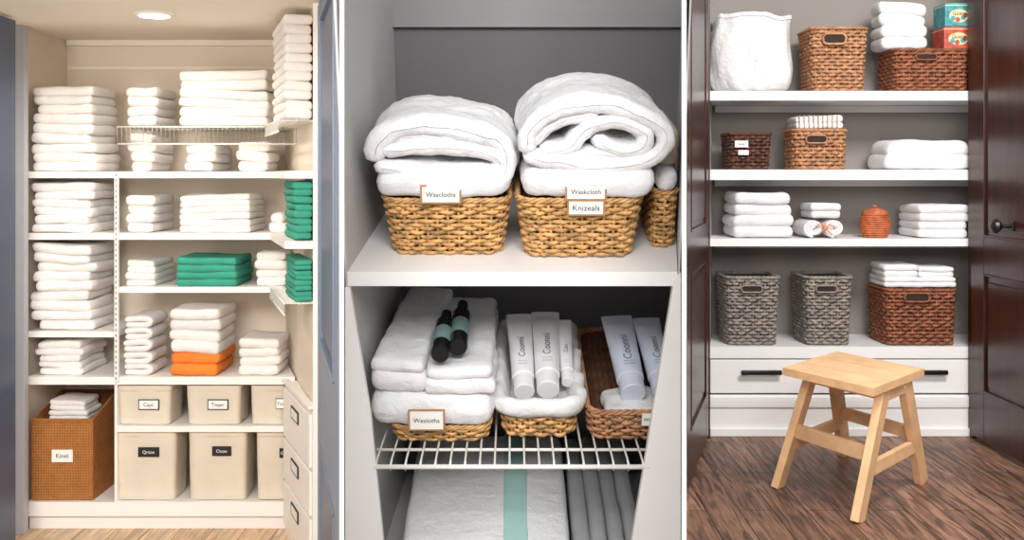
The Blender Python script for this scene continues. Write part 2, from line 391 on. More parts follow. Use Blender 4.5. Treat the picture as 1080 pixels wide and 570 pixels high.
while X<xr-.004:
    tube(B,[Vector((X,D,zs(152))),Vector((X,D-.003,zw+.001)),Vector((X,D+.03,zw)),Vector((min(X,wallx(BK)-.005),BK-.004,zw))],.0013,WIRE,4); X+=.0135
for z,y in ((zw,D),(zs(152),D),(zw,D+.15),(zw,BK-.01)): tube(B,[Vector((xl,y,z)),Vector((min(xr,wallx(y)-.004),y,z))],.003,WIRE,6)
y=D
while y>2.9:
    tube(B,[Vector((wallx(y)-.003,y,zw)),Vector((wallx(y)-.10,y,zw)),Vector((wallx(y)-.102,y,zw-.03))],.0013,WIRE,4); y-=.0135
for dx,dz in ((.004,0),(.05,0),(.101,0),(.101,-.03)): tube(B,[Vector((wallx(D)-dx,D,zw+dz)),Vector((wallx(2.9)-dx,2.9,zw+dz))],.003,WIRE,6)
B.make('wire_shelf')
B=Buf(); zr=zs(304); y=D
while y>2.89:
    tube(B,[Vector((wallx(y)-.003,y,zr)),Vector((wallx(y)-.085,y,zr)),Vector((wallx(y)-.086,y,zr-.03))],.0014,WIRE,4); y-=.013
for dx,dz in ((.004,0),(.045,0),(.085,0),(.086,-.03)): tube(B,[Vector((wallx(D)-dx,D,zr+dz)),Vector((wallx(2.89)-dx,2.89,zr+dz))],.003,WIRE,6)
B.make('wire_shelf')
S='folded_towel_stack'; z=zs
d=D+.015; dp=.22
stack(S,29,124,91,z(181),d-.01,dp,9,TOW1,1,jx=.022,amp=.009)
stack(S,130,184,92,zw+.003,d,dp,4,TOW1,1,jx=.006)
stack(S,130,182,141,z(181),d,dp,4,TOW1,1,jx=.018)
stack(S,186,296,75,zw+.003,d,dp,3,TOW1,2,jx=.005,amp=.007)
stack(S,191,243,154,z(181),d,dp,3,TOW1,1)
stack(S,245,295,150,z(181),d,dp*.8,3,TOW1,1)
stack(S,29,121,193,z(246),d-.01,dp,6,TOW1,1,jx=.015,amp=.008)
stack(S,130,182,206,z(246),d,dp,4,TOW1,1,jx=.006)
stack(S,186,278,205,z(246),d,dp,3,TOW1,2,jx=.005)
stack(S,281,308,225,z(246),d,.12,2,TOW1,1)
stack(S,30,122,254,z(350),d-.01,dp,9,TOW1,1,jx=.022,amp=.010)
stack(S,130,182,272,z(303),d,dp,4,TOW1,1,jx=.006)
stack(S,184,265,268,z(303),d-.005,dp,2,GREEN,2,jx=.005)
stack(S,266,311,264,z(303),d,.14,4,TOW1,1)
stack(S,33,110,353,z(398),d,dp,5,TOW1,1,jx=.016,amp=.008)
stack(S,248,305,352,z(398),d,dp*.8,4,TOW1,1)
B=Buf(); stack('',175,247,320,z(398),d-.01,dp,6,TOW1,1,mts=[ORANGE,ORANGE,TOW1,TOW1,TOW1,TOW1],jx=.008,amp=.006,make=False,B=B); B.make(S)
def retstack(name,y0,y1,zb,zt,n,mt,w=.07,lay=2):
    B=Buf(); U=Vector((wallx(y0)-wallx(y1),y0-y1,0)).normalized(); Nn=Vector((U.y,-U.x,0)); o=Vector((wallx(y1),y1,0)); L=math.hypot(wallx(y0)-wallx(y1),y0-y1)
    if Nn.x>0: Nn=-Nn
    H=(zt-zb)/n
    for i in range(n):
        for j in range(lay):
            t=H/lay; SEED[0]+=1; e=random.uniform(0,.012)
            rbox(B,.0+e,L-e,.006,w-random.uniform(0,.006),zb+i*H+j*t,zb+i*H+j*t+t*1.08,min(t*.5,.012),mt,n=(5,3,1),amp=min(.004,t*.3),fr=9,seed=SEED[0],xf=lambda p:o+U*p.x+Nn*p.y+Vector((0,0,p.z)))
    B.make(name)
retstack(S,2.91,3.16,z(246)+.001,zz(192,2.95),4,GREEN,.06,2)
retstack(S,2.91,3.16,zr+.003,zz(272,3.0),4,GREEN,.058,2)
retstack(S,2.91,3.25,zw+.004,zz(18,2.93),11,TOW1,.085,1)
B=Buf(); X0=xx(131,360,d); X1=xx(174,360,d+.15); zt=zz(330,d+.1); zb=z(398); n=5; H=(zt-zb)/n
for i in range(n):
    w=(X1-X0)
    ribbon(B,catmull([(X0+.006,zb+i*H+H*.25),(X0+w*.5,zb+i*H+H*.22),(X1-.012,zb+i*H+H*.27),(X1-.003,zb+i*H+H*.5),(X1-.012,zb+i*H+H*.75),(X0+w*.5,zb+i*H+H*.78),(X0+.003,zb+i*H+H*.72)],5),H*.5,d+random.uniform(0,.01),d+.17,TOW1,.003,12,i*3)
B.make('rolled_washcloth_stack')
def bin_(name,x0,x1,yt,zb,d,dep,lx,ly,lw,lh,dark=False,txt='Towels'):
    B=Buf(); X0=xx(x0,yt,d); X1=xx(x1,yt,d+dep*.75); zt=zz(yt,d); cx=(X0+X1)/2; cy=d+dep/2; hx=(X1-X0)/2; hy=dep/2; n=48
    def shell(off,mt,zbb,top,flip):
        vs=[];fs=[];ks=6
        for k in range(ks):
            t=k/(ks-1); s=.94+.06*t
            for p in rrpath(cx,cy,hx*s-off,hy*s-off,.012,n):
                q=Vector((p[0],p[1],zbb+(top-zbb)*t)); vs.append(q+.0022*noise.noise_vector(q*14))
        for k in range(ks-1):
            for i in range(n): fs.append((k*n+i,k*n+(i+1)%n,(k+1)*n+(i+1)%n,(k+1)*n+i))
        fs.append(tuple(range(n))); B.add(vs,fs,mt,True)
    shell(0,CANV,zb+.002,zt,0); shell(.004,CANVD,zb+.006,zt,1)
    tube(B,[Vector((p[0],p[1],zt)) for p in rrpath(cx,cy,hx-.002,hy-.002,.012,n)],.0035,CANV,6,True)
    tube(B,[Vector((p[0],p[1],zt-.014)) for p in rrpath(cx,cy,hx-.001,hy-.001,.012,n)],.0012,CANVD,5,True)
    label(B,lx,ly,lw,lh,d-.001,txt,INK if not dark else None,LAB if not dark else LABK,INK if not dark else LAB)
    B.make(name)
Nb='fabric_storage_bin'; bd=.14
bin_(Nb,124,191,408,z(450),d,bd,157,427,22,11,txt='Capt'); bin_(Nb,196,262,408,z(450),d,bd,230,427,22,11,txt='Toqer'); bin_(Nb,264,306,408,z(450),d,.10,297,426,12,11,txt='Toor')
bin_(Nb,122,196,456,z(530),d,bd,157,477,22,10,True,'Qrtoe'); bin_(Nb,198,268,456,z(530),d,bd,234,476,20,10,True,'Ocoe'); bin_(Nb,270,307,456,z(530),d,.10,300,478,10,10,True,'Oto')
B=Buf(); X0=xx(33,443,d); X1=xx(117,443,d+.2*.75); zb=z(530)+.001; zt=zz(443,d); zk=zz(412,d+.2)
t=.006; y1=d+.22
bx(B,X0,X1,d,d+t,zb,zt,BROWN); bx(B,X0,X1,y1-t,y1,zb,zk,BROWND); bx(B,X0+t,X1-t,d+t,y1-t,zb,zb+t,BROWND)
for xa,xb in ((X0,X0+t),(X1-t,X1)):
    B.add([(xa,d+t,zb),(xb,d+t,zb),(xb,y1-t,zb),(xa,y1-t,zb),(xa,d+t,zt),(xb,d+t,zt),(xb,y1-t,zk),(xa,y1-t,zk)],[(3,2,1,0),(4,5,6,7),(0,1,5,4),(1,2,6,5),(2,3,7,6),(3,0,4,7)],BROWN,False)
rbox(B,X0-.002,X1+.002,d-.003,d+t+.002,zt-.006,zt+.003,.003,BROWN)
label(B,66,481,22,13,d-.001,'Kinel'); B.make('woven_storage_box')
B=Buf(); bot=zb+t+.001; towels(B,X0+.02,X0+.15,d+.05,y1-.03,bot,zz(417,d+.15),9,TOW1,2,jx=.01); B.make(S)
B=Buf(); A=Vector((x(301,D),D-.001,0)); E=Vector((x(330,2.9),2.9,0)); ztp=z(402)
prism(B,[(A.x,A.y),(E.x,E.y),(wallx(2.9)-.002,2.9),(wallx(D)-.002,D-.001)],0,ztp,SHELF1)
U=(E-A).normalized(); Nn=Vector((U.y,-U.x,0)); 
if Nn.x>0: Nn=-Nn
L=(E-A).length; mp=lambda p:A+U*p.x+Nn*p.y+Vector((0,0,p.z))
for (a,b) in ((.30,.445),(.17,.29),(.03,.16)):
    bx(B,.01,L-.01,0,.008,a,b,SHELF1,.002,xf=mp); bx(B,L*.36,L*.62,.008,.011,b-.06,b-.025,LABK,0,xf=mp); bx(B,L*.39,L*.59,.011,.012,b-.055,b-.03,LAB,0,xf=mp)
bx(B,-.005,L+.003,-.01,.012,ztp,ztp+.008,SHELF1,.001,xf=mp)
B.make('drawer_cabinet')
def door(name,a,b,z0,z1,t,mt,mr,panels,side=1,st=.055,knob=None):
    B=Buf(); a=Vector((a[0],a[1],0)); b=Vector((b[0],b[1],0)); U=(b-a).normalized(); L=(b-a).length; Nn=Vector((-U.y,U.x,0))*side
    mp=lambda p:a+U*p.x+Nn*p.y+Vector((0,0,p.z))
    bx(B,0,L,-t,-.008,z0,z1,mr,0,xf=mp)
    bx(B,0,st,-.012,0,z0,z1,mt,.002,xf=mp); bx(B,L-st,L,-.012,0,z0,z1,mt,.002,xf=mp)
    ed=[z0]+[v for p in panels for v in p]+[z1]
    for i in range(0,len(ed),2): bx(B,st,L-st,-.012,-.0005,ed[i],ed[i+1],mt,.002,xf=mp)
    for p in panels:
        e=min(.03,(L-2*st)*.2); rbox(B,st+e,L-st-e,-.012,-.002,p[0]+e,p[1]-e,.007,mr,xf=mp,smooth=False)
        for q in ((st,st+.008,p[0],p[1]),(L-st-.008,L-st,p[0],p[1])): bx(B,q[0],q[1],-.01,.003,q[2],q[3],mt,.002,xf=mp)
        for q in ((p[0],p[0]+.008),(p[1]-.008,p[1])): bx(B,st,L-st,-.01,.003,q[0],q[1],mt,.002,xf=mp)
    if knob:
        u,zk=knob; o=mp(Vector((u,0,zk))); bx(B,u-.02,u+.02,0,.006,zk-.02,zk+.02,BLK,.003,xf=mp)
        rr=[(0,.008,.008),(.45,.007,.007),(.55,.018,.018),(.75,.029,.029),(.92,.025,.025),(1,.012,.012)]
        loft(B,o+Nn*.005,o+Nn*.075,rr,BLK,20,ref=(0,0,1))
    B.make(name)
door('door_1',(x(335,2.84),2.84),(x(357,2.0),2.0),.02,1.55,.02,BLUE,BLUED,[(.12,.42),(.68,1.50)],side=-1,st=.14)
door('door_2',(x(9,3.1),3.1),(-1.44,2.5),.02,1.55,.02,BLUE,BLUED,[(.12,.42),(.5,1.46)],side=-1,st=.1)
B=Buf(); bx(B,x(0,3.2)-.05,x(27,3.27),3.262,3.29,0,CE,JAMB,.002); bx(B,x(5,3.2)-.05,x(12,3.26),3.245,3.262,0,CE,JAMB,.002); B.make('trim_1')
B=Buf(); bx(B,x(331,2.86),x(336,2.86)+.008,2.845,2.869,0,CE,SHELF1,.002); B.make('trim_2')
# =====================================================  PANEL 3
D3=4.5; BK3=4.86; xl,xr=x(748,D3),x(1025,D3); bl,br_=x(751,BK3),x(1024,BK3)
B=Buf(); bx(B,bl-.06,br_+.05,BK3,BK3+.03,0,2.1,GREY3,0); B.make('wall_back')
B=Buf(); prism(B,[(xl-.03,D3-.0),(xl,D3),(bl,BK3),(bl-.03,BK3)],0,2.1,GREYL); B.make('wall_left')
B=Buf(); prism(B,[(xr,D3),(xr+.03,D3),(br_+.03,BK3),(br_,BK3)],0,2.1,GREYL); B.make('wall_right')
B=Buf(); bx(B,xl-.03,br_+.03,D3,BK3,2.1,2.13,SHELF,0); B.make('ceiling')
z3=lambda py:zz(py,D3)
for (a,b) in ((96,106),(179,190),(252,260),(366,378)):
    B=Buf(); prism(B,[(xl+.001,D3),(xr-.001,D3),(br_-.001,BK3-.001),(bl+.001,BK3-.001)],z3(b),z3(a),SHELF)
    bx(B,bl+.01,br_-.01,BK3-.016,BK3-.002,z3(b)-.03,z3(b)-.001,SHELF,.001); B.make('shelf')
B=Buf(); bx(B,xl+.001,xr-.001,D3+.02,BK3-.01,z3(416),z3(378)-.001,SHELF,0)
mid=x(888,D3)
for (a,b,hx0,hx1) in ((xl+.005,mid-.003,780,823),(mid+.003,xr-.005,955,997)):
    bx(B,a,b,D3,D3+.02,z3(415),z3(380),SHELF,.002)
    zh=z3(392); h0,h1=x(hx0,D3),x(hx1,D3)
    rbox(B,h0,h1,D3-.035,D3-.022,zh-.010,zh+.010,.005,BLK)
    for hh in (h0+.025,h1-.025): bx(B,hh-.006,hh+.006,D3-.026,D3,zh-.006,zh+.006,BLK,.001)
B.make('drawer_unit')
B=Buf(); bx(B,xl+.001,xr-.001,D3-.004,D3+.03,0,z3(417),SHELF,.003); rbox(B,xl+.001,xr-.001,D3-.012,D3-.002,z3(430),z3(418),.004,SHELF)
bx(B,xl+.001,xr-.001,D3-.018,D3-.004,0,.035,SHELF,.004); B.make('baseboard_back')
door('door_3',(x(747.5,4.44),4.44),(x(724.8,3.62),3.62),.02,2.08,.03,MAH,MAH,[(.2,.75),(.9,1.95)],side=1,st=.13)
door('door_4',(x(1024,4.44),4.44),(x(1024,4.44)+.0,3.75),.02,2.08,.03,MAH,MAH,[(.22,.70),(.85,1.95)],side=-1,st=.12,knob=(.36,.905))
B=Buf(); bx(B,x(1024,4.47),x(1024,4.47)+.08,4.45,4.498,0,2.1,MAH,.002); B.make('trim_3')
B=Buf(); bx(B,x(748,4.47)-.06,x(748,4.47),4.45,4.498,0,2.1,MAH,.002); B.make('trim_4')
B=Buf(); bx(B,x(1024,4.47)+.08,3.2,4.45,4.5,0,2.1,GREYL,0); B.make('wall_front')
d=D3+.02; dp=.25
# cloth bag
B=Buf(); X0=xx(751,50,d+.1); X1=xx(841,50,d); cx=(X0+X1)/2; cy=d+.14; hx=(X1-X0)/2; hy=.13; zb=z3(96)+.004; zt=zz(14,d); n=96; vs=[];fs=[]
prof=[(0,.78),(.01,.86),(.05,.94),(.12,.985),(.2,1.01),(.3,1.02),(.4,1.02),(.5,1.01),(.6,.995),(.7,.98),(.8,.965),(.88,.955),(.95,.965),(.99,.975),(1,.955),(.99,.92),(.9,.88),(.6,.86)]
for (t,s) in prof:
    for i,p in enumerate(rrpath(cx,cy,hx*s,hy*s,.10,n)):
        q=Vector((p[0],p[1],zb+(zt-zb)*t)); ang=2*math.pi*i/n
        w=noise.noise(Vector((math.cos(ang)*3,math.sin(ang)*3,t*2.4)))*.018+noise.noise(Vector((math.cos(ang)*9,math.sin(ang)*9,t*4+5)))*.008
        q+=Vector((p[2],p[3],0))*w+Vector((0,0,(noise.noise(Vector((math.cos(ang)*1.8,math.sin(ang)*1.8,9)))*.022 if t>.85 and s>.9 else 0))); vs.append(q)
for k in range(len(prof)-1):
    for i in range(n): fs.append((k*n+i,k*n+(i+1)%n,(k+1)*n+(i+1)%n,(k+1)*n+i))
fs.append(tuple(range(n))[::-1]); fs.append(tuple((len(prof)-1)*n+i for i in range(n))); B.add(vs,fs,BAG,True)
tube(B,[v+Vector((0,-.001,.0)) for v in vs[12*n:13*n]],.0025,BAG,6,True); B.make('cloth_laundry_bag')
W='wicker_basket'
B,*_=pbasket('',842,918,29,z3(96)+.002,d,dp,WK_T,IN_B,hole_shade_=(880,41,24,11),rows=17,st=.03,tb=.9); B.make(W)
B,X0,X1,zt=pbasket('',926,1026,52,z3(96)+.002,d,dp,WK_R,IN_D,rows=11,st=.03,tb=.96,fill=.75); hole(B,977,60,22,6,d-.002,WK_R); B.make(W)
B=Buf(); zf=zt; towels(B,xx(915,20,d+.2),xx(984,20,d),d+.03,d+.2,zt+.006,zz(2,d+.02),2,TOW,2,jx=.01,amp=.010); B.make('folded_blanket')
def tin(name,x0,x1,y0_,zb,mt,m2):
    B=Buf(); X0=xx(x0,y0_,d+.1); X1=xx(x1,y0_,d+.03); zt=zz(y0_,d+.03); bx(B,X0,X1,d+.03,d+.16,zb,zt,mt,.003)
    bx(B,X0-.001,X1+.001,d+.029,d+.161,zt-.012,zt-.009,m2,0)
    w=X1-X0;h=zt-zb;cxx=(X0+X1)/2;cz=(zb+zt)/2-.005
    B.add([Vector((cxx+w*.36*math.cos(a*.3142),d+.0285,cz+h*.28*math.sin(a*.3142))) for a in range(20)],[tuple(range(20))],LCRM,False)
    for i,(u,v) in enumerate(((-.22,-.1),(-.05,-.16),(.14,-.08),(.24,.02))): B.add([Vector((cxx+w*u+w*.09*math.cos(a*.5236),d+.0275,cz+h*v+w*.09*math.sin(a*.5236))) for a in range(12)],[tuple(range(12))],(LRED if i%2 else LTEAL),False)
    text(B,'Guava',(cxx,d+.0265,cz+h*.1),h*.28,INK,wmax=w*.5); B.make(name); return zt
zt2=tin('decorative_tin_box',989,1026,28,zt+.006,LRED,LCRM); tin('decorative_tin_box',990,1026,3,zt2+.001,LTEAL,LCRM)
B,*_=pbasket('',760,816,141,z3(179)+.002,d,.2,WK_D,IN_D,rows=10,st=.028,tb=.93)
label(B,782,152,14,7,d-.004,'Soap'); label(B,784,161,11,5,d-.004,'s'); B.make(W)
B,X0,X1,zt=pbasket('',826,896,137,z3(179)+.002,d,.2,WK_T,IN_B,hole_shade_=(861,147,22,8),rows=10,st=.028,tb=.95,fill=.9); B.make(W)
B=Buf(); za=zt+.005; zt_=zz(123,d+.03); towels(B,X0+.012,X1-.02,d+.012,d+.18,za,zt_,2,TOW,1,jx=.004,amp=.004)
X=X0+.03
while X<X1-.04:
    rbox(B,X,X+.006,d+.0095,d+.17,za+.004,zt_+.0045,.003,TOWB,(1,3,2),.002,12,5); X+=.020
B.make('striped_washcloth_stack')
def folded_big(name,x0,x1,yt,zb,n,lay=2,amp=.007): stack(name,x0,x1,yt,zb,d,dp,n,TOW,lay,jx=.014,amp=amp)
B=Buf(); X0=xx(925,165,d+.1);X1=xx(1025,165,d); zb=z3(179)+.002; zt=zz(149,d)
rbox(B,X0,X1,d,d+dp,zb,zb+(zt-zb)*.55,.024,TOW,(14,5,1),.005,9,3,smooth=True,amp2=.003); rbox(B,X0+.012,X1,d+.004,d+dp,zb+(zt-zb)*.42,zt,.034,TOW,(14,5,1),.012,7,5,smooth=True,sag=.008,amp2=.003)
B.make('folded_blanket')
folded_big(S,762,839,204,z3(252)+.002,4,1); folded_big(S,950,1025,216,z3(252)+.002,2,2)
B=Buf(); zb=z3(252)
for (cxp,cz,rr) in ((856,.030,.030),(878,.030,.030)):
    ribbon(B,spiral(xx(cxp,240,d)+.01,zb+cz+.012,.005,.036,2.6,1.0,1.1,.95),.013,d,d+.2,TOW,.0015,14,cxp)
towels(B,xx(847,225,d+.12),xx(890,225,d),d+.005,d+.2,zb+.085,zz(215,d+.1),2,TOW,1,jx=.006)
for k,(u,v) in enumerate(((-.03,.02),(0,.028),(.03,.015))):
    c=Vector((xx(867,240,d)+.01,d-.012,zb+.045)); tube(B,[c,c+Vector((u*.6,-.004,v)),c+Vector((u*1.4,0,v*.2))],.003,CORAL,6); tube(B,[c,c+Vector((u*1.0,0,-.03))],.0025,CORAL,6)
rbox(B,c.x-.008,c.x+.008,c.y-.006,c.y+.006,c.z-.008,c.z+.008,.005,CORAL); B.make('rolled_towel_bundle')
B=Buf(); X0=xx(908,240,d+.06);X1=xx(940,240,d+.06); w=(X1-X0)/2; cxx=(X0+X1)/2; cyy=d+w+.01; zb=z3(252)+.002; Hh=zz(226,d)-zb
for k in range(11):
    t=(k+.5)/11; r=w*(.66+.34*math.sin(math.pi*(.12+t*.72))); 
    tube(B,[Vector((cxx+(r-.004+.0015*math.cos(i*math.pi/2+k*math.pi))*math.cos(i*math.pi/22),cyy+(r-.004)*math.sin(i*math.pi/22),zb+Hh*t)) for i in range(44)],.0042,WK_O,6,True,rv=Hh/20)
loft(B,(cxx,cyy,zb),(cxx,cyy,zb+Hh),[(0,w*.6,w*.6),(.3,w*.88,w*.88),(.6,w*.92,w*.92),(1,w*.7,w*.7)],IN_B,24)
z1_=zb+Hh
for k in range(6):
    t=k/6; r=w*.78*math.cos(t*1.45); tube(B,[Vector((cxx+r*math.cos(i*math.pi/18),cyy+r*math.sin(i*math.pi/18),z1_+.018*math.sin(t*1.5))) for i in range(36)],.0055,WK_O,6,True)
loft(B,(cxx,cyy,z1_+.01),(cxx,cyy,z1_+.036),[(0,w*.3,w*.3),(.4,.006,.006),(.6,.006,.006),(.75,.010,.010),(1,.006,.006)],WK_O,16); B.make('lidded_round_basket')
for (a,b) in ((755,825),(835,902)):
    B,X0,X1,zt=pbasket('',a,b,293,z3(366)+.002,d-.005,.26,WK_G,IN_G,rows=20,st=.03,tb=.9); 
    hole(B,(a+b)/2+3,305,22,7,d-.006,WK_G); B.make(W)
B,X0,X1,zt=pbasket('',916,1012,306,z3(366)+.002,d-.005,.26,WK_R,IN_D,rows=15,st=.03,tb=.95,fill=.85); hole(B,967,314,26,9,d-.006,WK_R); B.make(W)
B=Buf(); towels(B,X0-.0,X1-.0,d+.0,d+.22,zt+.007,zt+.05,1,TOW,2,jx=.008,amp=.006)
towels(B,X0+.0,X0+(X1-X0)*.52,d+.015,d+.2,zt+.05,zz(277,d+.18),1,TOW,2,jx=.01,amp=.008); towels(B,X0+(X1-X0)*.48,X1-.01,d+.015,d+.2,zt+.05,zz(279,d+.18),1,TOW,2,jx=.01,amp=.008); B.make('folded_linens')
# stool
B=Buf()
zs_=HC-.665
def onz(px,py,z): dd=(HC-z)*F/(py-HY); return Vector(((px-540)*dd/F,dd,z))
Ls=onz(825,388,zs_);Fs=onz(921,410,zs_);Rs=onz(975,389,zs_);Bs=Ls+Rs-Fs
th=.026
U=(Fs-Ls);V=(Bs-Ls)
for i in range(3):
    a=i/3+.003;b=(i+1)/3-.003
    P=[Ls+V*a,Ls+U+V*a,Ls+U+V*b,Ls+V*b]
    prism(B,[(p.x,p.y) for p in P],zs_-th,zs_,PINE)
P=[Ls+U*.01+V*.01,Ls+U*.99+V*.01,Ls+U*.99+V*.99,Ls+U*.01+V*.99]; prism(B,[(p.x,p.y) for p in P],zs_-th*.8,zs_-.005,PINE)
Lf=onz(820,514,0);Ff=onz(904,551,0);Rf=onz(972,509,0);Bf=Lf+Rf-Ff
tops=[]
for s,f,su,sv in ((Ls,Lf,1,1),(Fs,Ff,-1,1),(Rs,Rf,-1,-1),(Bs,Bf,1,-1)):
    t=s+U*((.15 if su>0 else .06)*su)+V*(.30*sv); t.z=zs_-th; tops.append((t,f)); beam(B,f,t,.060,.028,V,PINE)
P=lambda i,k:tops[i][1].lerp(tops[i][0],k)
for i,j,k,w in ((0,1,.50,.05),(3,2,.50,.045),(0,3,.38,.045),(1,2,.38,.045),(0,1,.95,.03),(3,2,.95,.03),(0,3,.94,.035),(1,2,.94,.035)):
    a=P(i,k);b=P(j,k); beam(B,a,b,w,.02,(0,0,1),PINE)
B.make('step_stool')
# =====================================================  PANEL 2
frame(15)
D2=1.7; BK2=2.2
zs1=zz(287,D2); zs2=zz(489,D2); zs3=zz(650,D2)
zt=zz(-140,BK2)
B=Buf(); bx(B,-.285,.36,BK2,BK2+.01,zs3-.02,zt+.05,GREYW,0); 
B.make('wall_back')
B=Buf(); bx(B,-.27,.35,BK2-.012,BK2,zz(26,BK2),zz(-40,BK2),GREYM,.002); bx(B,-.27,.35,BK2-.016,BK2,zz(28,BK2),zz(25,BK2),GREYM,.002); B.make('trim_5')
B=Buf(); prism(B,[(xx(364,288,D2),D2),(xx(364,288,D2)+.004,D2),(-.243,BK2),(-.247,BK2)],zs3,zt,GREYL); B.make('wall_left')
xr2=xx(717,288,D2)
B=Buf(); prism(B,[(xr2-.003,D2),(xr2,D2),(.352,BK2),(.348,BK2)],zs3,zt,GREYL); B.make('wall_right')
xl2=xx(364,288,D2)
B=Buf(); prism(B,[(xl2+.004,D2),(xr2-.004,D2),(.347,BK2-.001),(-.242,BK2-.001)],zz(302,D2),zs1,SHELF); B.make('shelf')
B=Buf(); prism(B,[(xl2+.004,D2),(xr2-.004,D2),(.347,BK2-.001),(-.242,BK2-.001)],zs3-.02,zs3,GREYL); B.make('shelf')
def face(name,pts,y0,y1,mt):
    B=Buf(); n=len(pts); f=[pt(a,b,y0) for a,b in pts]; g=[Vector((v.x,y1,v.z)) for v in f]
    B.add(f+g,[tuple(range(n)),tuple(range(n,2*n))[::-1]]+[(i,(i+1)%n,n+(i+1)%n,n+i) for i in range(n)],mt,False); B.make(name)
face('trim_6',[(364,304),(369,304),(391,440),(408,610),(364,610)],D2-.004,D2+.010,SHELF)
face('trim_8',[(711,296),(718,288),(718,610),(660,610),(683,470)],D2-.004,D2+.010,SHELF)
def p2basket(B,x0,x1,yr,yb,zsf,dep,mt,mi,**kw):
    dd=don(yb,zsf); X0=xx(x0,yr,dd);X1=xx(x1,yr,dd); zt=zz(yr,dd)
    basket(B,X0,X1,dd,dd+dep,zsf+.001,zt,mt,mi,**kw); return dd,X0,X1,zt
B=Buf(); dA,a0,a1,zA=p2basket(B,400,540,212,273,zs1,.27,WK_H,IN_B,rows=13,st=.022,tb=.88,fill=.9)
label(B,465,205,43,20,dA-.008,'Wascloths',LABT); B.make(W)
B=Buf(); dB,b0,b1,zB=p2basket(B,543,681,212,276,zs1,.27,WK_H,IN_B,rows=13,st=.022,tb=.88,fill=.9)
label(B,618,202,44,19,dB-.008,'Waskcloth',LABT); label(B,618,219,40,17,dB-.0075,'Knizeals',LABT); B.make(W)
B=Buf(); dC,c0,c1,zC=p2basket(B,687,718,203,264,zs1,.24,WK_H,IN_B,rows=13,st=.022,tb=.93,fill=.9); B.make(W)
def pxr(L,dd): return [(pt(a,b,dd).x,pt(a,b,dd).z) for a,b in L]
px2=1.85/F
def ftow(name,x0,x1,zb,yt,dd,dep,mt=TOW,seed=1,B=None,n=2):
    mk=B is None; B=B or Buf(); X0=xx(x0,yt,dd);X1=xx(x1,yt,dd);zt=zz(yt,dd);H=(zt-zb)/n
    for i in range(n):
        rbox(B,X0+.003*i,X1-.004*i,dd+.003*i,dd+dep,zb+i*H,zb+(i+1)*H*1.04,H*.52,mt,(22,14,3),.005,13,seed+i*5,sag=.003 if i==n-1 else 0,amp2=.0025,fr2=38)
    if mk: B.make(name)
    return zt
B=Buf(); tA=ftow('',394,540,zA+.004,180,dA-.012,.27,B=B,seed=2,n=1)
ribbon(B,catmull(pxr([(404,176),(440,181),(480,186),(512,187),(527,178),(522,166),(492,158),(450,156),(410,158)],dA),8),17*px2,dA-.006,dA+.20,TOW,.006,11,3,m=22,amp2=.003)
ribbon(B,catmull(pxr([(530,190),(537,172),(528,152),(500,140),(455,133),(418,137),(398,149),(394,163)],dA),8),22*px2,dA-.004,dA+.215,TOW,.008,10,13,m=22,amp2=.0035)
ribbon(B,catmull(pxr([(412,148),(450,146),(490,150),(515,162)],dA),8),16*px2,dA+.002,dA+.20,TOW,.005,12,23,m=22,amp2=.003)
B.make('fluffy_folded_towel')
B=Buf(); tB=ftow('',549,692,zB+.004,181,dB-.012,.27,B=B,seed=9,n=1)
ribbon(B,catmull(pxr([(560,168),(600,174),(655,174),(692,166),(702,148),(690,129),(655,115),(610,111),(577,121),(558,138),(554,154)],dB),8),20*px2,dB-.006,dB+.225,TOW,.007,11,7,m=22,amp2=.003)
ribbon(B,catmull(pxr([(578,162),(600,158),(614,144),(632,132),(660,130),(680,142),(676,157),(655,160),(634,152)],dB),8),17*px2,dB-.002,dB+.2,TOW,.005,11,17,m=22,amp2=.003)
ribbon(B,catmull(pxr([(566,150),(580,136),(604,127),(625,124)],dB),8),15*px2,dB+.004,dB+.2,TOW,.005,11,27,m=22,amp2=.003)
ribbon(B,catmull(pxr([(600,168),(630,164),(660,167),(680,165)],dB),8),12*px2,dB+.004,dB+.2,TOW,.004,11,37,m=22,amp2=.003)
B.make('fluffy_folded_towel')
B=Buf(); ftow('',693,718,zC+.004,178,dC-.01,.22,mt=TOW,B=B,seed=4,n=1)
X0=xx(693,150,dC);X1=xx(718,150,dC); rbox(B,X0,X1,dC,dC+.2,zz(177,dC),zz(135,dC),.02,TOWB,(5,6,2),.004,12,3); B.make('fluffy_folded_towel')
B=Buf(); X=xx(396,489,D2); Xe=xx(683,489,D2); X0=X; zr2=zs2-.004
while X<=Xe:
    tube(B,[Vector((X,D2,zr2-.01)),Vector((X,D2-.001,zr2)),Vector((X,D2+.02,zr2)),Vector((X*.9,BK2-.01,zr2))],.0020,WIRE,6); X+=.0265
for yy,rr in ((D2,.0045),(D2+.06,.003),(D2+.25,.003),(D2+.47,.003)): tube(B,[Vector((X0-.005,yy,zr2-.003)),Vector((Xe+.005,yy,zr2-.003))],rr,WIRE,8)
B.make('wire_shelf')
B=Buf(); dl,l0,l1,zl=p2basket(B,409,519,452,469,zs2,.30,WK_H,IN_B,rows=4,st=.022,tb=.95,fill=.9)
B.make(W)
B=Buf(); tl=ftow('',388,522,zl+.002,420,dl-.012,.36,B=B,seed=12,n=1)
label(B,450,443,38,22,dl-.018,'Wesloths',LABT)
z_t=zz(390,dl); xa,xb=xx(387,400,dl),xx(449,400,dl)
z_m=tl+.004+(z_t-tl)*.5
def mpx(ang,cx_,cy_):
    c,s=math.cos(ang),math.sin(ang)
    return lambda p:Vector((cx_+(p.x-cx_)*c-(p.y-cy_)*s,cy_+(p.x-cx_)*s+(p.y-cy_)*c,p.z))
f=mpx(-.10,xa+.05,dl)
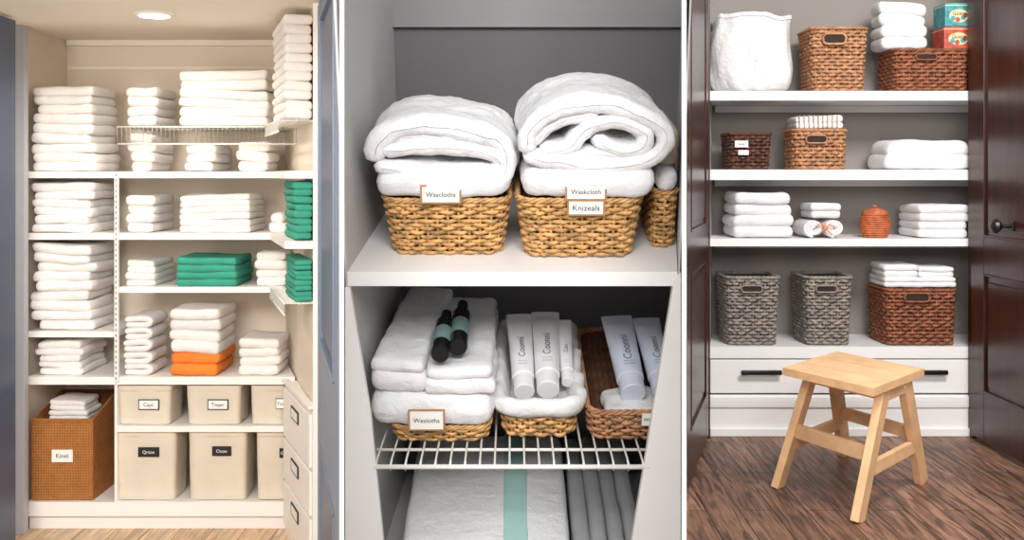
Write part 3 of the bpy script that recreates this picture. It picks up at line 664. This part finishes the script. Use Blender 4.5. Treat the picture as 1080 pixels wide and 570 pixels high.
rbox(B,xa,xb,dl-.004,dl+.38,tl+.001,z_t-.004,.02,TOW,(12,24,3),.005,12,21,xf=f,amp2=.003,fr2=36); rbox(B,xa+.004,xb-.004,dl+.0,dl+.375,z_t-.008,z_t+.018,.013,TOW,(12,24,2),.005,12,25,xf=f,amp2=.003,fr2=36)
xc,xd=xx(449,400,dl),xx(522,400,dl)
rbox(B,xc,xd,dl-.006,dl+.36,tl+.001,z_m+.002,.012,TOW,(12,24,2),.005,12,31,amp2=.003,fr2=36); rbox(B,xc,xd-.003,dl-.002,dl+.355,z_m-.001,z_t+.002,.013,TOW,(12,24,2),.005,12,35,amp2=.003,fr2=36)
B.make(S)
for (ax,ay,bx_,by) in ((464,374,471,332),(483,367,488,322)):
    B=Buf(); zq=z_t+.03; da=don(ay,zq); db=don(by,zq)
    A=pt(ax,ay,da);E=pt(bx_,by,db); r=.0175
    A.z=E.z=zq
    loft(B,A,E,[(0,r*.9,r*.9),(.02,r,r),(.2,r,r),(.205,r*1.01,r*1.01),(.52,r*1.01,r*1.01),(.525,r,r),(.74,r,r),(.8,r*.6,r*.6),(.81,r*.66,r*.66),(1,r*.62,r*.62)],GLASS,24,mts=[GLASS,GLASS,GLASS,BLAB,GLASS,GLASS,GLASS,GLASS,GLASS]); B.make('pump_bottle')
B=Buf(); dm,m0,m1,zm=p2basket(B,525,613,430,466,zs2,.37,WK_H,IN_B,rows=7,st=.022,tb=.93,fill=.6,fillm=CLOTH); B.make(W)
n=110
B=Buf()
def liner(x0,x1,y0,y1,zt,drop,rin,mt):
    sec=[(-.006,-drop),(.003,-drop),(.007,-drop*.5),(.009,0),(.006,.009),(-.003,.013),(-.012,.010),(-.018,-.004),(-.021,-.016),(-.022,-rin)]
    vs=[];fs=[]
    P=rrpath((x0+x1)/2,(y0+y1)/2,(x1-x0)/2,(y1-y0)/2,.035,n)
    for i,p in enumerate(P):
        for (o,h) in sec:
            w=noise.noise(Vector((p[0]*30,p[1]*30,h*20)))*.007
            vs.append(Vector((p[0]+p[2]*(o+w),p[1]+p[3]*(o+w),zt+h+(w*1.2 if h>-rin else 0))))
    k=len(sec)
    for i in range(n):
        for j in range(k-1): fs.append((i*k+j,((i+1)%n)*k+j,((i+1)%n)*k+j+1,i*k+j+1))
    B.add(vs,fs,mt,True)
    P=rrpath((x0+x1)/2,(y0+y1)/2,(x1-x0)/2-.02,(y1-y0)/2-.02,.03,n)
    B.add([Vector((p[0],p[1],zt-rin)) for p in P],[tuple(range(n))],mt,False)
liner(m0-.002,m1+.002,dm-.002,dm+.372,zm+.006,.022,.035,CLOTH); B.make('basket_liner_cloth')
def ctube(name,ax,ay,bx_,by,da,db,w,mt,txt,side=1):
    B=Buf(); A=pt(ax,ay,da);E=pt(bx_,by,db); r=w*px2/2
    loft(B,A,E,[(0,r*.84,r*.84),(.01,r*.88,r*.88),(.15,r*.88,r*.88),(.155,r*.76,r*.76),(.17,r*.96,r*.96),(.35,r*1.0,r*.95),(.6,r*1.06,r*.7),(.85,r*1.14,r*.3),(.93,r*1.16,r*.1),(1,r*1.16,r*.08)],mt,28)
    a=(E-A).normalized(); u=(Vector((1,0,0))-a*a.x).normalized(); v=a.cross(u)
    if v.y>0: v=-v
    o=A.lerp(E,.46)
    text(B,txt,o+v*(r*.98),r*.85,INKG,U=a,V=-u)
    for k in (.25,.285): text(B,'-----',A.lerp(E,k)+v*(r*1.02),r*.5,INKG,U=u,V=a)
    B.make(name)
ctube('cosmetic_tube',553,414,547,332,dm+.05,dm+.26,27,TUBE,'Coonni'); ctube('cosmetic_tube',578,412,575,330,dm+.05,dm+.27,30,TUBE,'Coonni'); ctube('cosmetic_tube',599,404,594,338,dm+.09,dm+.25,17,TUBE,'Coo')
B=Buf(); dr,r0,r1,zrr=p2basket(B,618,708,436,469,zs2,.39,WK_T,IN_B,rows=7,st=.022,tb=.93,fill=.35,fillm=IN_B); label(B,684,442,16,14,dr-.007,'Wsh',LABT); B.make(W)
B=Buf(); rbox(B,r0+.035,r1-.012,dr+.012,dr+.13,zs2+(zrr-zs2)*.4,zrr-.006,.018,CLOTH,(12,10,3),.008,12,41,amp2=.004,fr2=36)
B.make('folded_cloth')
ctube('cosmetic_tube',668,416,650,334,dr+.05,dr+.26,33,TUBEB,'Coonni'); ctube('cosmetic_tube',699,412,681,336,dr+.06,dr+.26,29,TUBEB,'Coonni')
zb=zs3+.001; zt_=zz(585,D2+.01)
B=Buf(); X0=xx(420,560,D2+.02);X1=xx(603,560,D2+.02)
n=3;H=(zt_-zb)/n
for i in range(n): rbox(B,X0,X1,D2+.02+.004*i,D2+.46,zb+i*H,zb+(i+1)*H,H*.45,TOW,(14,14,1),.003,10,50+i)
s0=xx(530,560,D2+.02);s1=xx(558,560,D2+.02); rbox(B,s0,s1,D2+.018,D2+.46,zb+.01,zt_+.003,.006,TEAL,(3,14,2),.001,10,60); B.make('striped_towel')
B=Buf(); X=xx(607,560,D2+.02)
for i in range(4):
    w=.033; rbox(B,X,X+w,D2+.03,D2+.45,zb,zt_+.005*(i%2),.016,GREYT,(2,10,2),.003,16,70+i); X+=w*.98
B.make('rolled_grey_fabric')
B=Buf(); 
frame(0); bx(B,-.24,.24,1.98,2.4,0,.30,SHELF,.002); B.make('cabinet_plinth')
# =====================================================  LIGHTS
def area(name,loc,tgt,sx,sy,e,col=(1,1,1)):
    l=bpy.data.lights.new(name,'AREA'); l.shape='RECTANGLE'; l.size=sx;l.size_y=sy;l.energy=e;l.color=col
    o=bpy.data.objects.new(name,l); o.location=loc; o.rotation_euler=(Vector(tgt)-Vector(loc)).to_track_quat('-Z','Y').to_euler(); bpy.context.scene.collection.objects.link(o); return o
area('key_light',(0,-1.2,2.3),(0,3,.9),2.4,1.0,138,(1,.99,.975))
area('added_warm_fill',(-1.2,1.2,1.38),(-1.0,3.4,.95),.4,.3,11,(1,.94,.86))  # added warm fill lamp, out of view, brightens the left closet
area('added_up_fill',(-1.15,1.3,1.0),(-1.0,2.9,1.56),.5,.4,7,(1,.92,.82))  # unseen lamp added and aimed upward to brighten the left ceiling
area('added_front_fill',(1.5,2.3,2.6),(1.4,4.4,.9),.9,.5,72,(1,.985,.965))  # added fill in front of the right closet, no fitting there
sp=bpy.data.lights.new('downlight','SPOT'); sp.energy=9; sp.color=(1,.92,.8); sp.spot_size=math.radians(165); sp.spot_blend=.8; sp.shadow_soft_size=.03
o=bpy.data.objects.new('downlight',sp); o.location=(-1.02,3.04,CE-.02); bpy.context.scene.collection.objects.link(o)
w=bpy.data.worlds.new('World'); bpy.context.scene.world=w; w.use_nodes=True; w.node_tree.nodes['Background'].inputs[0].default_value=(1,.99,.98,1); w.node_tree.nodes['Background'].inputs[1].default_value=.34
# camera
cam=bpy.data.cameras.new('Camera'); cam.sensor_width=36; cam.lens=F/1080*36; cam.shift_y=-(285-HY)/1080; cam.clip_start=.05
co=bpy.data.objects.new('Camera',cam); co.location=(0,0,HC); co.rotation_euler=(math.radians(90),0,0); bpy.context.scene.collection.objects.link(co); bpy.context.scene.camera=co
bpy.context.scene.view_settings.view_transform='Standard'
